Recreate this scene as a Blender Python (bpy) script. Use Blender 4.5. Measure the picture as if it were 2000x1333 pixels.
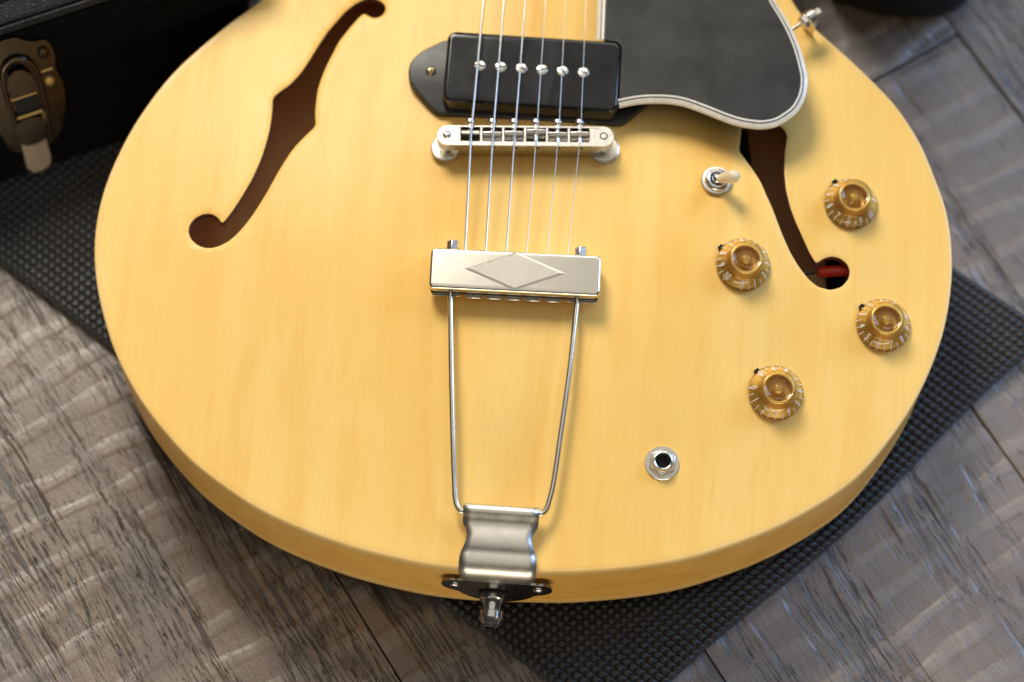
import bpy, bmesh, math, random
import numpy as np
from mathutils import Vector, Matrix
from mathutils.geometry import delaunay_2d_cdt, tessellate_polygon

random.seed(7)
rng = np.random.default_rng(11)
C = bpy.context.scene.collection
for o_ in list(bpy.data.objects):
    bpy.data.objects.remove(o_)

# ------------------------------------------------------------------ camera, world, lamps, exposure
cam_d = bpy.data.cameras.new('camera')
cam = bpy.data.objects.new('camera', cam_d); C.objects.link(cam)
cam_d.sensor_width = 36.0
cam_d.lens = 90.0
cam_d.clip_start = 0.01
cam_d.clip_end = 60
cr = Vector((0.99758456, 0.06885756, 0.00914728))
cu = Vector((-0.06750874, 0.93006995, 0.36112664))
cf = Vector((-0.01635869, 0.36087188, -0.93247192))
M = Matrix((cr, cu, -cf)).transposed().to_4x4()
M.translation = Vector((0.0191292, -0.4614721, 1.1788624))
cam.matrix_world = M
cam_d.dof.use_dof = True
cam_d.dof.focus_distance = 1.178
cam_d.dof.aperture_fstop = 3.5
cam_d.dof.aperture_blades = 8
S = bpy.context.scene
S.camera = cam
S.render.resolution_x = 1024; S.render.resolution_y = 682
S.render.engine = 'CYCLES'
S.cycles.diffuse_bounces = 8; S.cycles.max_bounces = 14; S.cycles.transparent_max_bounces = 12
S.view_settings.view_transform = 'Standard'
S.view_settings.look = 'None'
S.view_settings.exposure = 0.0
S.view_settings.gamma = 1.0

W = bpy.data.worlds.new('World'); S.world = W; W.use_nodes = True
nt = W.node_tree; nt.nodes.clear()
wo = nt.nodes.new('ShaderNodeOutputWorld'); bg = nt.nodes.new('ShaderNodeBackground')
tc = nt.nodes.new('ShaderNodeTexCoord'); sx = nt.nodes.new('ShaderNodeSeparateXYZ')
rp = nt.nodes.new('ShaderNodeValToRGB')
nt.links.new(tc.outputs['Generated'], sx.inputs[0]); nt.links.new(sx.outputs['Z'], rp.inputs[0])
# a plain interior: dark low down, warm walls, pale ceiling
rp.color_ramp.elements[0].position = 0.0; rp.color_ramp.elements[0].color = (.035, .031, .025, 1)
rp.color_ramp.elements[1].position = 0.90; rp.color_ramp.elements[1].color = (1.0, .94, .84, 1)
e_ = rp.color_ramp.elements.new(0.79); e_.color = (.08, .072, .06, 1)
nt.links.new(rp.outputs[0], bg.inputs[0]); bg.inputs[1].default_value = 0.55
nt.links.new(bg.outputs[0], wo.inputs[0])

def area(name, dirn, dist, size, power, col, target=(0, 0, .06), size_y=None):
    L = bpy.data.lights.new(name, 'AREA'); L.size = size; L.energy = power; L.color = col
    if size_y: L.shape = 'RECTANGLE'; L.size_y = size_y
    o = bpy.data.objects.new(name, L); C.objects.link(o)
    d = Vector(dirn).normalized(); o.location = Vector(target) + d * dist
    o.rotation_euler = (-d).to_track_quat('-Z', 'Y').to_euler()
    return o
area('ceiling_lamp', (-.38, .88, .95), 2.4, .75, 55, (1.0, .94, .84))
area('far_lamp', (.30, 1.10, .85), 2.6, 1.2, 16, (1.0, .93, .84))
area('window', (1.0, .62, .62), 2.4, 1.0, 38, (.38, .60, 1.0))
area('front_fill', (.10, -1.0, .075), 2.8, 3.0, 36, (1.0, .90, .72), size_y=.36)  # added low strip to brighten the guitar's side; no such window seen

# ------------------------------------------------------------------ node helpers
class NT:
    def __init__(s, name):
        s.m = bpy.data.materials.new(name); s.m.use_nodes = True
        s.t = s.m.node_tree; s.t.nodes.clear()
        s.out = s.t.nodes.new('ShaderNodeOutputMaterial')
        s.p = s.t.nodes.new('ShaderNodeBsdfPrincipled')
        s.t.links.new(s.p.outputs[0], s.out.inputs[0])
    def n(s, typ, **kw):
        x = s.t.nodes.new('ShaderNode' + typ)
        for k, v in kw.items(): setattr(x, k, v)
        return x
    def l(s, a, b): s.t.links.new(a, b)
    def put(s, sock, v):
        if isinstance(v, (int, float)): sock.default_value = v
        elif isinstance(v, tuple): sock.default_value = v if len(v) == 4 or sock.type == 'VECTOR' else v + (1,)
        else: s.l(v, sock)
    def pos(s, scale=(1, 1, 1), rotz=0.0, loc=(0, 0, 0)):
        g = s.n('TexCoord'); m1 = s.n('Mapping'); m1.inputs['Rotation'].default_value = (0, 0, rotz)
        s.l(g.outputs['Object'], m1.inputs[0])
        m2 = s.n('Mapping'); m2.inputs['Scale'].default_value = scale; m2.inputs['Location'].default_value = loc
        s.l(m1.outputs[0], m2.inputs[0]); return m2.outputs[0]
    def noise(s, vec, scale, detail=3, rough=.55, dist=0.0):
        x = s.n('TexNoise'); s.l(vec, x.inputs['Vector']); x.inputs['Scale'].default_value = scale
        x.inputs['Detail'].default_value = detail; x.inputs['Roughness'].default_value = rough
        x.inputs['Distortion'].default_value = dist; return x.outputs['Fac']
    def ramp(s, f, *stops, interp='LINEAR'):
        r = s.n('ValToRGB'); r.color_ramp.interpolation = interp
        el = r.color_ramp.elements
        while len(el) > 1: el.remove(el[-1])
        el[0].position = stops[0][0]; c = stops[0][1]; el[0].color = c + (1,) if isinstance(c, tuple) else (c, c, c, 1)
        for p, c in stops[1:]:
            q = el.new(p); q.color = c + (1,) if isinstance(c, tuple) else (c, c, c, 1)
        s.l(f, r.inputs[0]); return r.outputs[0]
    def mix(s, f, a, b, mode='MIX'):
        x = s.n('Mix', data_type='RGBA', blend_type=mode)
        s.put(x.inputs[0], f); s.put(x.inputs[6], a); s.put(x.inputs[7], b); return x.outputs[2]
    def math(s, op, a, b=0.0):
        x = s.n('Math', operation=op); s.put(x.inputs[0], a); s.put(x.inputs[1], b); return x.outputs[0]
    def bump(s, h, dist, strength=1.0, nrm=None):
        b = s.n('Bump'); b.inputs['Distance'].default_value = dist; b.inputs['Strength'].default_value = strength
        s.l(h, b.inputs['Height'])
        if nrm is not None: s.l(nrm, b.inputs['Normal'])
        return b.outputs[0]
    def set(s, **kw):
        names = dict(color='Base Color', rough='Roughness', metal='Metallic', coat='Coat Weight', coatr='Coat Roughness',
                     spec='Specular IOR Level', normal='Normal', coatn='Coat Normal', sss='Subsurface Weight')
        for k, v in kw.items(): s.put(s.p.inputs[names[k]], v)
        return s.m

def metal(name, col, rough, grime=.15, scale=260, brushed=False, var=.18):
    t = NT(name)
    v = t.pos((1, 1, 1) if not brushed else (.15, 3, 1))
    a = t.noise(v, scale, 4, .6); b = t.noise(t.pos(), 60, 3)
    c = t.mix(t.ramp(b, (.35, 0.0), (.75, grime)), col, tuple(x * .55 for x in col))
    r = t.ramp(a, (.3, rough * (1 - var)), (.7, rough * (1 + var)))
    return t.set(color=c, rough=r, metal=1.0)

# lacquered maple, grain along the body
def maple(name, base, dark, pale, coatw=.55):
    t = NT(name)
    a = t.noise(t.pos((1, .05, 1)), 95, 6, .62)
    b = t.noise(t.pos((1, .10, 1), 0, (.3, .1, 0)), 20, 4, .5, .5)
    w = t.noise(t.pos((1, .16, 1), .05, (.7, .4, 0)), 30, 3, .5, 1.0)
    fl = t.noise(t.pos((.25, 1, 1), .12, (.2, 0, 0)), 46, 3, .6)      # faint cross figure
    fine = t.noise(t.pos((1, .02, 1)), 620, 4, .7)
    speck = t.noise(t.pos((1, .35, 1)), 900, 3, .6)
    fleck = t.noise(t.pos((1, .12, 1), 0, (.5, .2, 0)), 330, 2, .5)
    c = t.mix(t.ramp(b, (.36, 0.0), (.62, 1.0)), base, pale)
    c = t.mix(t.ramp(w, (.55, 0.0), (.78, .55)), c, dark)
    c = t.mix(t.ramp(a, (.46, 0.0), (.80, .45)), c, dark)
    c = t.mix(t.ramp(fl, (.45, 0.0), (.72, .28)), c, pale)
    c = t.mix(t.ramp(fine, (.52, 0.0), (.75, .34)), c, dark)
    c = t.mix(t.ramp(speck, (.60, 0.0), (.80, .25)), c, pale)
    c = t.mix(t.ramp(fleck, (.62, 0.0), (.72, .13)), c, dark)
    dots = t.n('TexVoronoi'); dots.inputs['Scale'].default_value = 42; t.l(t.pos((1, .8, 1), .3), dots.inputs['Vector'])
    c = t.mix(t.ramp(dots.outputs['Distance'], (.010, .4), (.022, 0.0)), c, (.35, .18, .05))
    dent = t.noise(t.pos(), 34, 3, .5)
    nb = t.bump(dent, .0002, .4)
    return t.set(color=c, rough=t.ramp(fine, (.3, .34), (.7, .44)), coat=coatw, coatr=t.ramp(dent, (.35, .27), (.7, .34)),
                 normal=nb, coatn=nb, spec=.12)
MAPLE = maple('lacquered_maple', (.93, .572, .148), (.84, .43, .068), (.95, .635, .20), .16)
SIDEM = maple('lacquered_side_maple', (.84, .44, .085), (.70, .32, .045), (.88, .52, .13))
BINDM = maple('aged_binding', (.90, .57, .18), (.82, .46, .10), (.92, .63, .25))

t = NT('raw_inner_wood')
v = t.pos((1, .1, 1)); a = t.noise(v, 160, 5, .6)
INNER = t.set(color=t.ramp(a, (.3, (.82, .50, .22)), (.7, (.88, .58, .30))), rough=.7)
t = NT('stained_cut_edge')
a = t.noise(t.pos(), 300, 4); EDGEM = t.set(color=t.ramp(a, (.3, (.22, .085, .060)), (.7, (.32, .135, .10))), rough=.5)

t = NT('black_gloss_plastic')
a = t.noise(t.pos((1, .55, 1)), 55, 4, .6, .6); b = t.noise(t.pos((1, .6, 1), .4), 24, 5, .65, .8); f = t.noise(t.pos(), 900, 4, .6)
dust = t.ramp(a, (.42, 0.0), (.68, .6))
GLOSSB = t.set(color=t.mix(dust, (.009, .009, .010), (.034, .034, .036)), rough=t.ramp(b, (.35, .08), (.7, .20)), spec=.5, normal=t.bump(f, .00001, .3))
t = NT('scuffed_black_plate')
a = t.noise(t.pos((1, 1, 1)), 40, 5, .65)
s1 = t.noise(t.pos((.06, 1, 1), math.radians(52)), 900, 3, .6); s2 = t.noise(t.pos((.05, 1, 1), math.radians(120)), 700, 3, .6)
s3 = t.noise(t.pos((.08, 1, 1), math.radians(20)), 800, 3, .6)
sc = t.math('MAXIMUM', t.ramp(s1, (.70, 0.0), (.76, 1.0)), t.math('MAXIMUM', t.ramp(s2, (.71, 0.0), (.77, 1.0)), t.ramp(s3, (.71, 0.0), (.78, 1.0))))
msk = t.ramp(t.noise(t.pos(), 26, 3), (.45, 0.0), (.62, .6)); sc = t.math('MULTIPLY', sc, msk)
c = t.ramp(a, (.3, (.022, .022, .021)), (.7, (.031, .031, .029)))
speck = t.ramp(t.noise(t.pos(), 2200, 2, .5), (.70, 0.0), (.76, .35))
c = t.mix(speck, c, (.16, .16, .15)); c = t.mix(sc, c, (.22, .22, .21))
PLATEM = t.set(color=c, rough=t.ramp(a, (.35, .28), (.7, .42)), spec=.32, normal=t.bump(sc, .00003, .5))
def plastic(name, col, col2, rough, scale=200, **kw):
    t = NT(name); a = t.noise(t.pos(), scale, 4, .6)
    return t.set(color=t.ramp(a, (.35, col), (.7, col2)), rough=rough, normal=t.bump(a, .00002, .3), **kw)
CREAM = plastic('aged_white_binding', (.70, .64, .53), (.84, .80, .71), .35, 330)
BLACKL = plastic('black_ply', (.012, .012, .014), (.02, .02, .02), .3)
TIPM = plastic('cream_switch_tip', (.80, .66, .42), (.84, .72, .50), .22, 60, sss=0.0)
REDM = plastic('red_capacitor', (.80, .05, .012), (.86, .07, .02), .3, 120)
DARKM = plastic('black_and_hole_shade', (.006, .006, .006), (.012, .012, .012), .8)  # black parts; on holes and slots it is shade put into colour
NICKEL = metal('aged_nickel', (.72, .67, .58), .27, .35)
SATIN = metal('satin_nickel', (.84, .79, .69), .24, .08, 500, var=.06)
PALEN = metal('pale_nickel', (.80, .77, .70), .28, .08, var=.08)
HINGEM = metal('hinge_nickel', (.84, .79, .70), .38, .18, var=.1)
CHROME = metal('chrome', (.80, .79, .78), .17, .2)
t = NT('string_steel'); STEEL = t.set(color=(.78, .77, .76), rough=.28, metal=1.0)
BRASSY = metal('worn_brass', (.58, .42, .16), .38, .5)
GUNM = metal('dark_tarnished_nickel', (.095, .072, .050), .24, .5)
SLOTM = plastic('screw_slot', (.03, .025, .02), (.05, .04, .03), .6)
ANTIQ = metal('antique_screw', (.52, .40, .24), .35, .6)
t = NT('gold_knob_paint')
a = t.noise(t.pos(), 320, 4, .6)
GOLDM = t.set(color=t.ramp(a, (.3, (.90, .58, .13)), (.7, (.97, .70, .24))), metal=.30, rough=.34, coat=.6, coatr=.15)
t = NT('gold_knob_shade'); a = t.noise(t.pos(), 260, 4, .6)
CUPM = t.set(color=t.ramp(a, (.3, (.56, .31, .085)), (.7, (.68, .41, .13))), metal=.5, rough=.32, coat=.4, coatr=.15)  # same gold, with the wall's and dish's dark reflections put into the colour
SADM = metal('saddle_nickel', (.50, .47, .42), .32, .3)
t = NT('clear_amber_plastic'); t.t.nodes.remove(t.p)
tr = t.n('BsdfTransparent'); tr.inputs[0].default_value = (.985, .93, .78, 1)
gl = t.n('BsdfGlossy'); gl.inputs['Roughness'].default_value = .06
fr = t.n('Fresnel'); fr.inputs[0].default_value = 1.5
fm = t.math('MULTIPLY', fr.outputs[0], .8); mx = t.n('MixShader'); t.l(fm, mx.inputs[0]); t.l(tr.outputs[0], mx.inputs[1]); t.l(gl.outputs[0], mx.inputs[2])
t.l(mx.outputs[0], t.out.inputs[0]); CLEAR = t.m
PRINTM = plastic('silver_print', (.84, .82, .84), (.92, .91, .93), .35)

t = NT('rubber_mat')
a = t.noise(t.pos(), 1500, 4, .65); b = t.noise(t.pos(), 30, 3)
MATM = t.set(color=t.ramp(b, (.35, (.018, .018, .019)), (.7, (.028, .028, .030))), rough=t.ramp(a, (.3, .42), (.7, .60)), spec=.55, normal=t.bump(a, .00008, .5))
t = NT('black_leatherette')
vo = t.n('TexVoronoi'); vo.feature = 'DISTANCE_TO_EDGE'; vo.inputs['Scale'].default_value = 520; t.l(t.pos(), vo.inputs['Vector'])
LEATH = t.set(color=(.006, .006, .008), rough=.45, normal=t.bump(vo.outputs[0], .0005, .7), spec=.22)
LEATHD = plastic('dull_black_face', (.004, .004, .004), (.006, .006, .006), .85, 200, spec=.03)  # blacker, duller copy of the leatherette, for the front and lid seam

# floor boards: grain angle in the plan
GA = math.radians(-54.5)
def plank_mat():
    t = NT('weathered_oak_plank')
    oi = t.n('ObjectInfo'); rnd = oi.outputs['Random']
    g = t.n('TexCoord'); m1 = t.n('Mapping'); m1.inputs['Rotation'].default_value = (0, 0, -GA)
    t.l(g.outputs['Object'], m1.inputs[0])
    off = t.n('CombineXYZ'); t.l(t.math('MULTIPLY', rnd, 7.3), off.inputs[0]); t.l(t.math('MULTIPLY', rnd, 3.1), off.inputs[1])
    ad = t.n('VectorMath', operation='ADD'); t.l(m1.outputs[0], ad.inputs[0]); t.l(off.outputs[0], ad.inputs[1])
    # warp so that the grain wanders
    wn = t.n('TexNoise'); wn.inputs['Scale'].default_value = 9; wn.inputs['Detail'].default_value = 2; t.l(ad.outputs[0], wn.inputs['Vector'])
    ws = t.n('VectorMath', operation='SCALE'); ws.inputs['Scale'].default_value = .010; t.l(wn.outputs['Color'], ws.inputs[0])
    wv = t.n('VectorMath', operation='ADD'); t.l(ad.outputs[0], wv.inputs[0]); t.l(ws.outputs[0], wv.inputs[1])
    def sv(sc, loc=(0, 0, 0)):
        m = t.n('Mapping'); m.inputs['Scale'].default_value = sc; m.inputs['Location'].default_value = loc
        t.l(wv.outputs[0], m.inputs[0]); return m.outputs[0]
    broad = t.noise(sv((.25, 1, 1)), 26, 4, .55)
    streak = t.noise(sv((.07, 1, 1), (1, 2, 0)), 170, 5, .65)
    pores = t.noise(sv((.040, 1, 1), (3, 1, 0)), 560, 4, .6)
    pdens = t.noise(sv((.16, 1, 1), (5, 2, 0)), 34, 3, .6)
    pores2 = t.noise(sv((.10, 1, 1), (2, 6, 0)), 900, 3, .6)
    saw = t.noise(sv((1, .10, 1), (0, 4, 0)), 52, 2, .5, .3)
    sawf = t.noise(sv((1, .22, 1), (2, 4, 0)), 150, 3, .6, .6)
    fine = t.noise(sv((.3, 1, 1)), 1500, 3, .6)
    wt = t.n('TexWave'); wt.bands_direction = 'X'; wt.inputs['Scale'].default_value = 15; wt.inputs['Distortion'].default_value = 5
    wt.inputs['Detail'].default_value = 3; wt.inputs['Detail Scale'].default_value = 1.3; wt.inputs['Detail Roughness'].default_value = .55
    t.l(sv((1, .35, 1), (.3, .2, 0)), wt.inputs['Vector'])
    ridge = t.math('MULTIPLY', t.ramp(wt.outputs['Fac'], (.62, 0.0), (.95, 1.0)), t.ramp(broad, (.38, .15), (.6, 1.0)))
    col = t.ramp(broad, (.30, (.060, .032, .016)), (.50, (.120, .071, .039)), (.72, (.210, .140, .088)))
    col = t.mix(t.ramp(streak, (.38, .3), (.6, 0.0)), col, (.040, .025, .016))
    col = t.mix(t.ramp(saw, (.35, 0.0), (.75, .5)), col, (.27, .205, .150))
    col = t.mix(t.math('MULTIPLY', ridge, .25), col, (.46, .40, .34))  # ridge crests paled: their sheen put into the colour
    col = t.mix(t.ramp(fine, (.5, 0.0), (.75, .30)), col, (.22, .20, .18))
    pm = t.math('MULTIPLY', t.ramp(pores, (.53, 0.0), (.555, 1.0)), t.ramp(pdens, (.47, 0.0), (.60, 1.0)))
    pm2 = t.math('MULTIPLY', t.ramp(pores2, (.60, 0.0), (.66, .7)), t.ramp(pdens, (.44, .08), (.6, 1.0)))
    p = t.math('MAXIMUM', pm, pm2)
    col = t.mix(t.math('MULTIPLY', p, .85), col, (.024, .015, .010))
    tint = t.ramp(rnd, (0.0, .78), (1.0, 1.12)); col = t.mix(1.0, col, tint, 'MULTIPLY')
    h = t.math('SUBTRACT', t.math('ADD', t.math('MULTIPLY', ridge, .15), t.math('MULTIPLY', streak, .12)), t.math('MULTIPLY', p, .8))
    nb = t.bump(h, .0026, .9)
    nb = t.bump(fine, .00030, .8, nb)
    r = t.mix(p, t.ramp(saw, (.35, .48), (.65, .40)), (.6, .6, .6))
    return t.set(color=col, rough=r, normal=nb, spec=1.0, coat=.75, coatr=.40, coatn=nb)
PLANKM = plank_mat()
# traced plan outlines, millimetres from the tailpiece on the centre line
OUT_PTS=[(-134.7,140.7),(-142.8,133.9),(-151.9,124.7),(-160.8,114.7),(-170.8,102.7),(-178.6,91),(-184.7,79.5),(-190.6,66.7),(-195.3,52.7),(-199,38.9),(-201,25.3),(-201.5,14.6),(-200.7,1.4),(-198,-12.9),(-194.6,-24.4),(-190.3,-35.7),(-186.2,-45.4),(-179.7,-57.2),(-170.9,-70.3),(-162.6,-80.2),(-154.5,-88.6),(-143.3,-99.3),(-131.1,-107.8),(-113.5,-118.5),(-96.4,-125.9),(-79.5,-131.4),(-62.8,-135.8),(-34.5,-140.5),(-16.4,-141.6),(1.5,-141.5),(18.6,-140.6),(30.3,-140.2),(48.7,-137.7),(67.1,-134.4),(85.4,-129.8),(103.7,-122.6),(122,-114.1),(140.3,-103),(158.7,-88.9),(169.2,-76.7),(179.4,-61.5),(186.3,-49.7),(191.4,-39),(196.7,-25.3),(201.2,-9.6),(203.7,5.4),(204.8,20.1),(204.7,29.9),(203.4,42.8),(201.1,54.7),(194.6,72.3),(189.5,85.6),(183.2,96.1),(176.9,105.8),(170.6,112.6),(159.2,124.3),(145.1,137.3),(138.7,142.8),(129.6,152),(124.4,159.9)]
LF_PTS=[(-141.5,18.2),(-143.6,21.2),(-146.2,22.9),(-148.8,23.3),(-151.6,22.7),(-154.4,20.9),(-156.5,18),(-157.2,15.2),(-156.9,12.6),(-155.6,10),(-153.4,7.7),(-150.2,5.8),(-147,5.2),(-143.8,5.6),(-140.5,7),(-137.3,9),(-134.2,12.2),(-130.8,16.7),(-127.5,22.4),(-124.7,28.1),(-122.1,33.9),(-119.8,39.9),(-116.5,48.3),(-112.9,56.2),(-109.7,61.6),(-105.6,67.1),(-102.3,71.1),(-102,73),(-102.9,77.7),(-103.1,83.6),(-103.1,90.8),(-102,97.8),(-100.6,103.6),(-99.3,108),(-96.6,115.8),(-95.2,119.6),(-92.6,124.2),(-89.5,129.2),(-87.2,132.6),(-85.6,134.7),(-84.3,135.7),(-83,134.6),(-81.1,133.4),(-79.1,132.9),(-77,133.5),(-75.1,134.8),(-74.1,136.8),(-74,138.9),(-74.9,140.9),(-76.3,142.4),(-77.9,143.4),(-80.6,144.4),(-83.6,144.3),(-85.9,143.2),(-88.1,142.1),(-90.5,140),(-93.8,136.6),(-96.1,133.3),(-98.4,129.6),(-101.5,124.8),(-105.6,116.2),(-109.1,107.6),(-110.8,104.1),(-113.1,99.6),(-117.1,94),(-121.5,90),(-124.1,87.1),(-124.5,85.2),(-124.2,82.9),(-123.9,76.1),(-124,69.3),(-124.9,61.7),(-125.8,55.8),(-127.3,49.6),(-129.6,41.9),(-133,33.6),(-135.3,28.7),(-137.9,23.5),(-140,20)]
RF_PTS=[(102.3,87.8),(101.8,79.4),(101.3,73.1),(104.4,68.9),(108.5,63.3),(112,57.8),(115.5,49.9),(118.4,43.7),(121.3,35.9),(124.1,29.1),(127.6,21.7),(131.8,15.1),(136.6,9.3),(141.3,6),(147.2,5.1),(152.4,7.3),(155.6,11.5),(156.3,15.8),(154.8,19.5),(151.4,22),(147.4,22.6),(143.5,21.1),(139.9,17.8),(136.8,22.8),(133.3,30.2),(129.8,37.8),(126.9,45.4),(124.7,54),(123.5,63.5),(123.5,74.2),(124.3,81.1),(124.5,84.5),(123,87.4),(119.9,89.8)]
# ------------------------------------------------------------------ mesh helpers (millimetres in, metres out)
def finish(o, mats, parent, smooth):
    for m in (mats if isinstance(mats, (list, tuple)) else [mats]): o.data.materials.append(m)
    if smooth:
        o.data.polygons.foreach_set('use_smooth', [True] * len(o.data.polygons))
        if smooth is not True: o.data.set_sharp_from_angle(angle=math.radians(smooth))
    if parent is not None: o.parent = parent
    C.objects.link(o); return o
def mk(name, V, F, mats, parent=None, smooth=35, loc=None, rot=None, mi=None):
    me = bpy.data.meshes.new(name)
    me.from_pydata([(x / 1000, y / 1000, z / 1000) for x, y, z in V], [], F)
    bm = bmesh.new(); bm.from_mesh(me); 
    if mi is not None:
        bm.faces.ensure_lookup_table()
        for f, i in zip(bm.faces, mi): f.material_index = i
    bmesh.ops.recalc_face_normals(bm, faces=bm.faces); bm.to_mesh(me); bm.free()
    o = bpy.data.objects.new(name, me)
    if loc is not None: o.location = Vector(loc) / 1000
    if rot is not None: o.rotation_mode = 'QUATERNION'; o.rotation_quaternion = rot
    return finish(o, mats, parent, smooth)
def empty(name, loc=(0, 0, 0), parent=None, rot=None):
    o = bpy.data.objects.new(name, None); C.objects.link(o); o.location = Vector(loc) / 1000
    o.empty_display_size = .01
    if rot is not None: o.rotation_mode = 'QUATERNION'; o.rotation_quaternion = rot
    if parent is not None: o.parent = parent
    return o
def bev(o, w, seg=2, ang=30):
    m = o.modifiers.new('bevel', 'BEVEL'); m.width = w / 1000; m.segments = seg; m.limit_method = 'ANGLE'; m.angle_limit = math.radians(ang)
    return o
class MB:
    def __init__(s): s.V = []; s.F = []
    def add(s, V, F):
        b = len(s.V); s.V += [tuple(map(float, v)) for v in V]; s.F += [tuple(i + b for i in f) for f in F]; return s
    def box(s, x0, x1, y0, y1, z0, z1, M=None):
        V = [(x, y, z) for z in (z0, z1) for y in (y0, y1) for x in (x0, x1)]
        if M is not None: V = [tuple(M @ Vector(v)) for v in V]
        return s.add(V, [(0, 2, 3, 1), (4, 5, 7, 6), (0, 1, 5, 4), (2, 6, 7, 3), (0, 4, 6, 2), (1, 3, 7, 5)])
    def lathe(s, prof, n=32, M=None, close=False, wob=None):
        V = []; F = []
        for i, (r, z) in enumerate(prof):
            for k in range(n):
                a = 2 * math.pi * k / n; rr = r * (1 + (wob(k, i) if wob else 0))
                V.append((rr * math.cos(a), rr * math.sin(a), z))
        m = len(prof)
        for i in range(m - 1 + (1 if close else 0)):
            j = (i + 1) % m
            for k in range(n):
                F.append((i * n + k, i * n + (k + 1) % n, j * n + (k + 1) % n, j * n + k))
        if M is not None: V = [tuple(M @ Vector(v)) for v in V]
        return s.add(V, F)
    def disc(s, r, z, n=32, M=None):
        V = [(r * math.cos(2 * math.pi * k / n), r * math.sin(2 * math.pi * k / n), z) for k in range(n)]
        if M is not None: V = [tuple(M @ Vector(v)) for v in V]
        return s.add(V, [tuple(range(n))])
    def cyl(s, r, z0, z1, n=32, M=None, ch=0.0):
        p = [(r - ch, z0), (r, z0 + ch), (r, z1 - ch), (r - ch, z1)] if ch else [(r, z0), (r, z1)]
        s.lathe(p, n, M); s.disc(r - ch, z0, n, M); return s.disc(r - ch, z1, n, M)
    def tube(s, P, r, n=10, cap=True):
        P = [Vector(p) for p in P]; V = []; F = []
        T = []
        for i in range(len(P)):
            a = P[max(i - 1, 0)]; b = P[min(i + 1, len(P) - 1)]; T.append((b - a).normalized())
        u = T[0].orthogonal().normalized()
        for i, p in enumerate(P):
            if i: u = (u - T[i] * u.dot(T[i])).normalized()
            w = T[i].cross(u); rr = r[i] if isinstance(r, (list, tuple)) else r
            for k in range(n):
                a = 2 * math.pi * k / n; V.append(tuple(p + (u * math.cos(a) + w * math.sin(a)) * rr))
        for i in range(len(P) - 1):
            for k in range(n): F.append((i * n + k, i * n + (k + 1) % n, (i + 1) * n + (k + 1) % n, (i + 1) * n + k))
        if cap: F.append(tuple(range(n))); F.append(tuple(range((len(P) - 1) * n, len(P) * n)))
        return s.add(V, F)
    def prism(s, outer, z0, z1, holes=(), M=None):
        loops = [list(outer)] + [list(h) for h in holes]
        flat = [p for L in loops for p in L]; n = len(flat)
        tri = tessellate_polygon([[Vector((p[0], p[1], 0)) for p in L] for L in loops])
        f0 = z0 if callable(z0) else (lambda x, y: z0); f1 = z1 if callable(z1) else (lambda x, y: z1)
        V = [(x, y, f0(x, y)) for x, y in flat] + [(x, y, f1(x, y)) for x, y in flat]
        F = [tuple(t_) for t_ in tri] + [tuple(i + n for i in t_) for t_ in tri]
        b = 0
        for L in loops:
            m = len(L)
            for k in range(m): F.append((b + k, b + (k + 1) % m, n + b + (k + 1) % m, n + b + k))
            b += m
        if M is not None: V = [tuple(M @ Vector(v)) for v in V]
        return s.add(V, F)
    def rounded(s, outer, z0, z1, r, seg=5, r0=0.0, M=None):
        O_ = np.array(outer, float)
        if area2(O_) < 0: O_ = O_[::-1]
        f0 = z0 if callable(z0) else (lambda x, y: z0); f1 = z1 if callable(z1) else (lambda x, y: z1)
        L = []
        if r0: L += [(inset(O_, r0), f0, 0), (inset(O_, r0 * .3), f0, r0 * .3)]
        L += [(O_, f0, r0)]
        for k in range(seg + 1):
            a = math.pi / 2 * k / seg; L.append((inset(O_, r * (1 - math.cos(a))), f1, -r * (1 - math.sin(a))))
        n = len(O_); V = []; F = []
        for P_, f, dz in L: V += [(x, y, f(x, y) + dz) for x, y in P_]
        for i in range(len(L) - 1): F += [(i * n + k, i * n + (k + 1) % n, (i + 1) * n + (k + 1) % n, (i + 1) * n + k) for k in range(n)]
        b = (len(L) - 1) * n
        F += [tuple(b + i for i in t_) for t_ in tessellate_polygon([[Vector((x, y, 0)) for x, y in L[-1][0]]])]
        F += [tuple(i for i in t_) for t_ in tessellate_polygon([[Vector((x, y, 0)) for x, y in L[0][0]]])]
        if M is not None: V = [tuple(M @ Vector(v)) for v in V]
        return s.add(V, F)
    def build(s, name, mat, parent=None, smooth=35, **kw): return mk(name, s.V, s.F, mat, parent, smooth, **kw)
def rrect(cx, cy, w, h, r, n=6):
    P = []
    for (sx_, sy_, a0) in ((1, 1, 0), (-1, 1, 90), (-1, -1, 180), (1, -1, 270)):
        for k in range(n + 1):
            a = math.radians(a0 + 90 * k / n)
            P.append((cx + sx_ * (w / 2 - r) + r * math.cos(a), cy + sy_ * (h / 2 - r) + r * math.sin(a)))
    return P
def catmull(P, sub=8, closed=False):
    P = [np.array(p, float) for p in P]; n = len(P); R = []
    idx = range(n if closed else n - 1)
    for i in idx:
        g = (lambda k: P[k % n]) if closed else (lambda k: P[min(max(k, 0), n - 1)])
        a, b, c, d = g(i - 1), g(i), g(i + 1), g(i + 2)
        for k in range(sub):
            t_ = k / sub
            R.append(.5 * ((2 * b) + (c - a) * t_ + (2 * a - 5 * b + 4 * c - d) * t_ ** 2 + (3 * b - a - 3 * c + d) * t_ ** 3))
    if not closed: R.append(P[-1])
    return R
def resample(P, step, closed=True):
    P = np.array(P, float)
    Q = np.vstack([P, P[:1]]) if closed else P
    s_ = np.r_[0, np.cumsum(np.linalg.norm(np.diff(Q, axis=0), axis=1))]
    n = max(int(round(s_[-1] / step)), 3); tt = np.linspace(0, s_[-1], n + 1)
    if closed: tt = tt[:-1]
    return np.stack([np.interp(tt, s_, Q[:, k]) for k in range(Q.shape[1])], 1)
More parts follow.
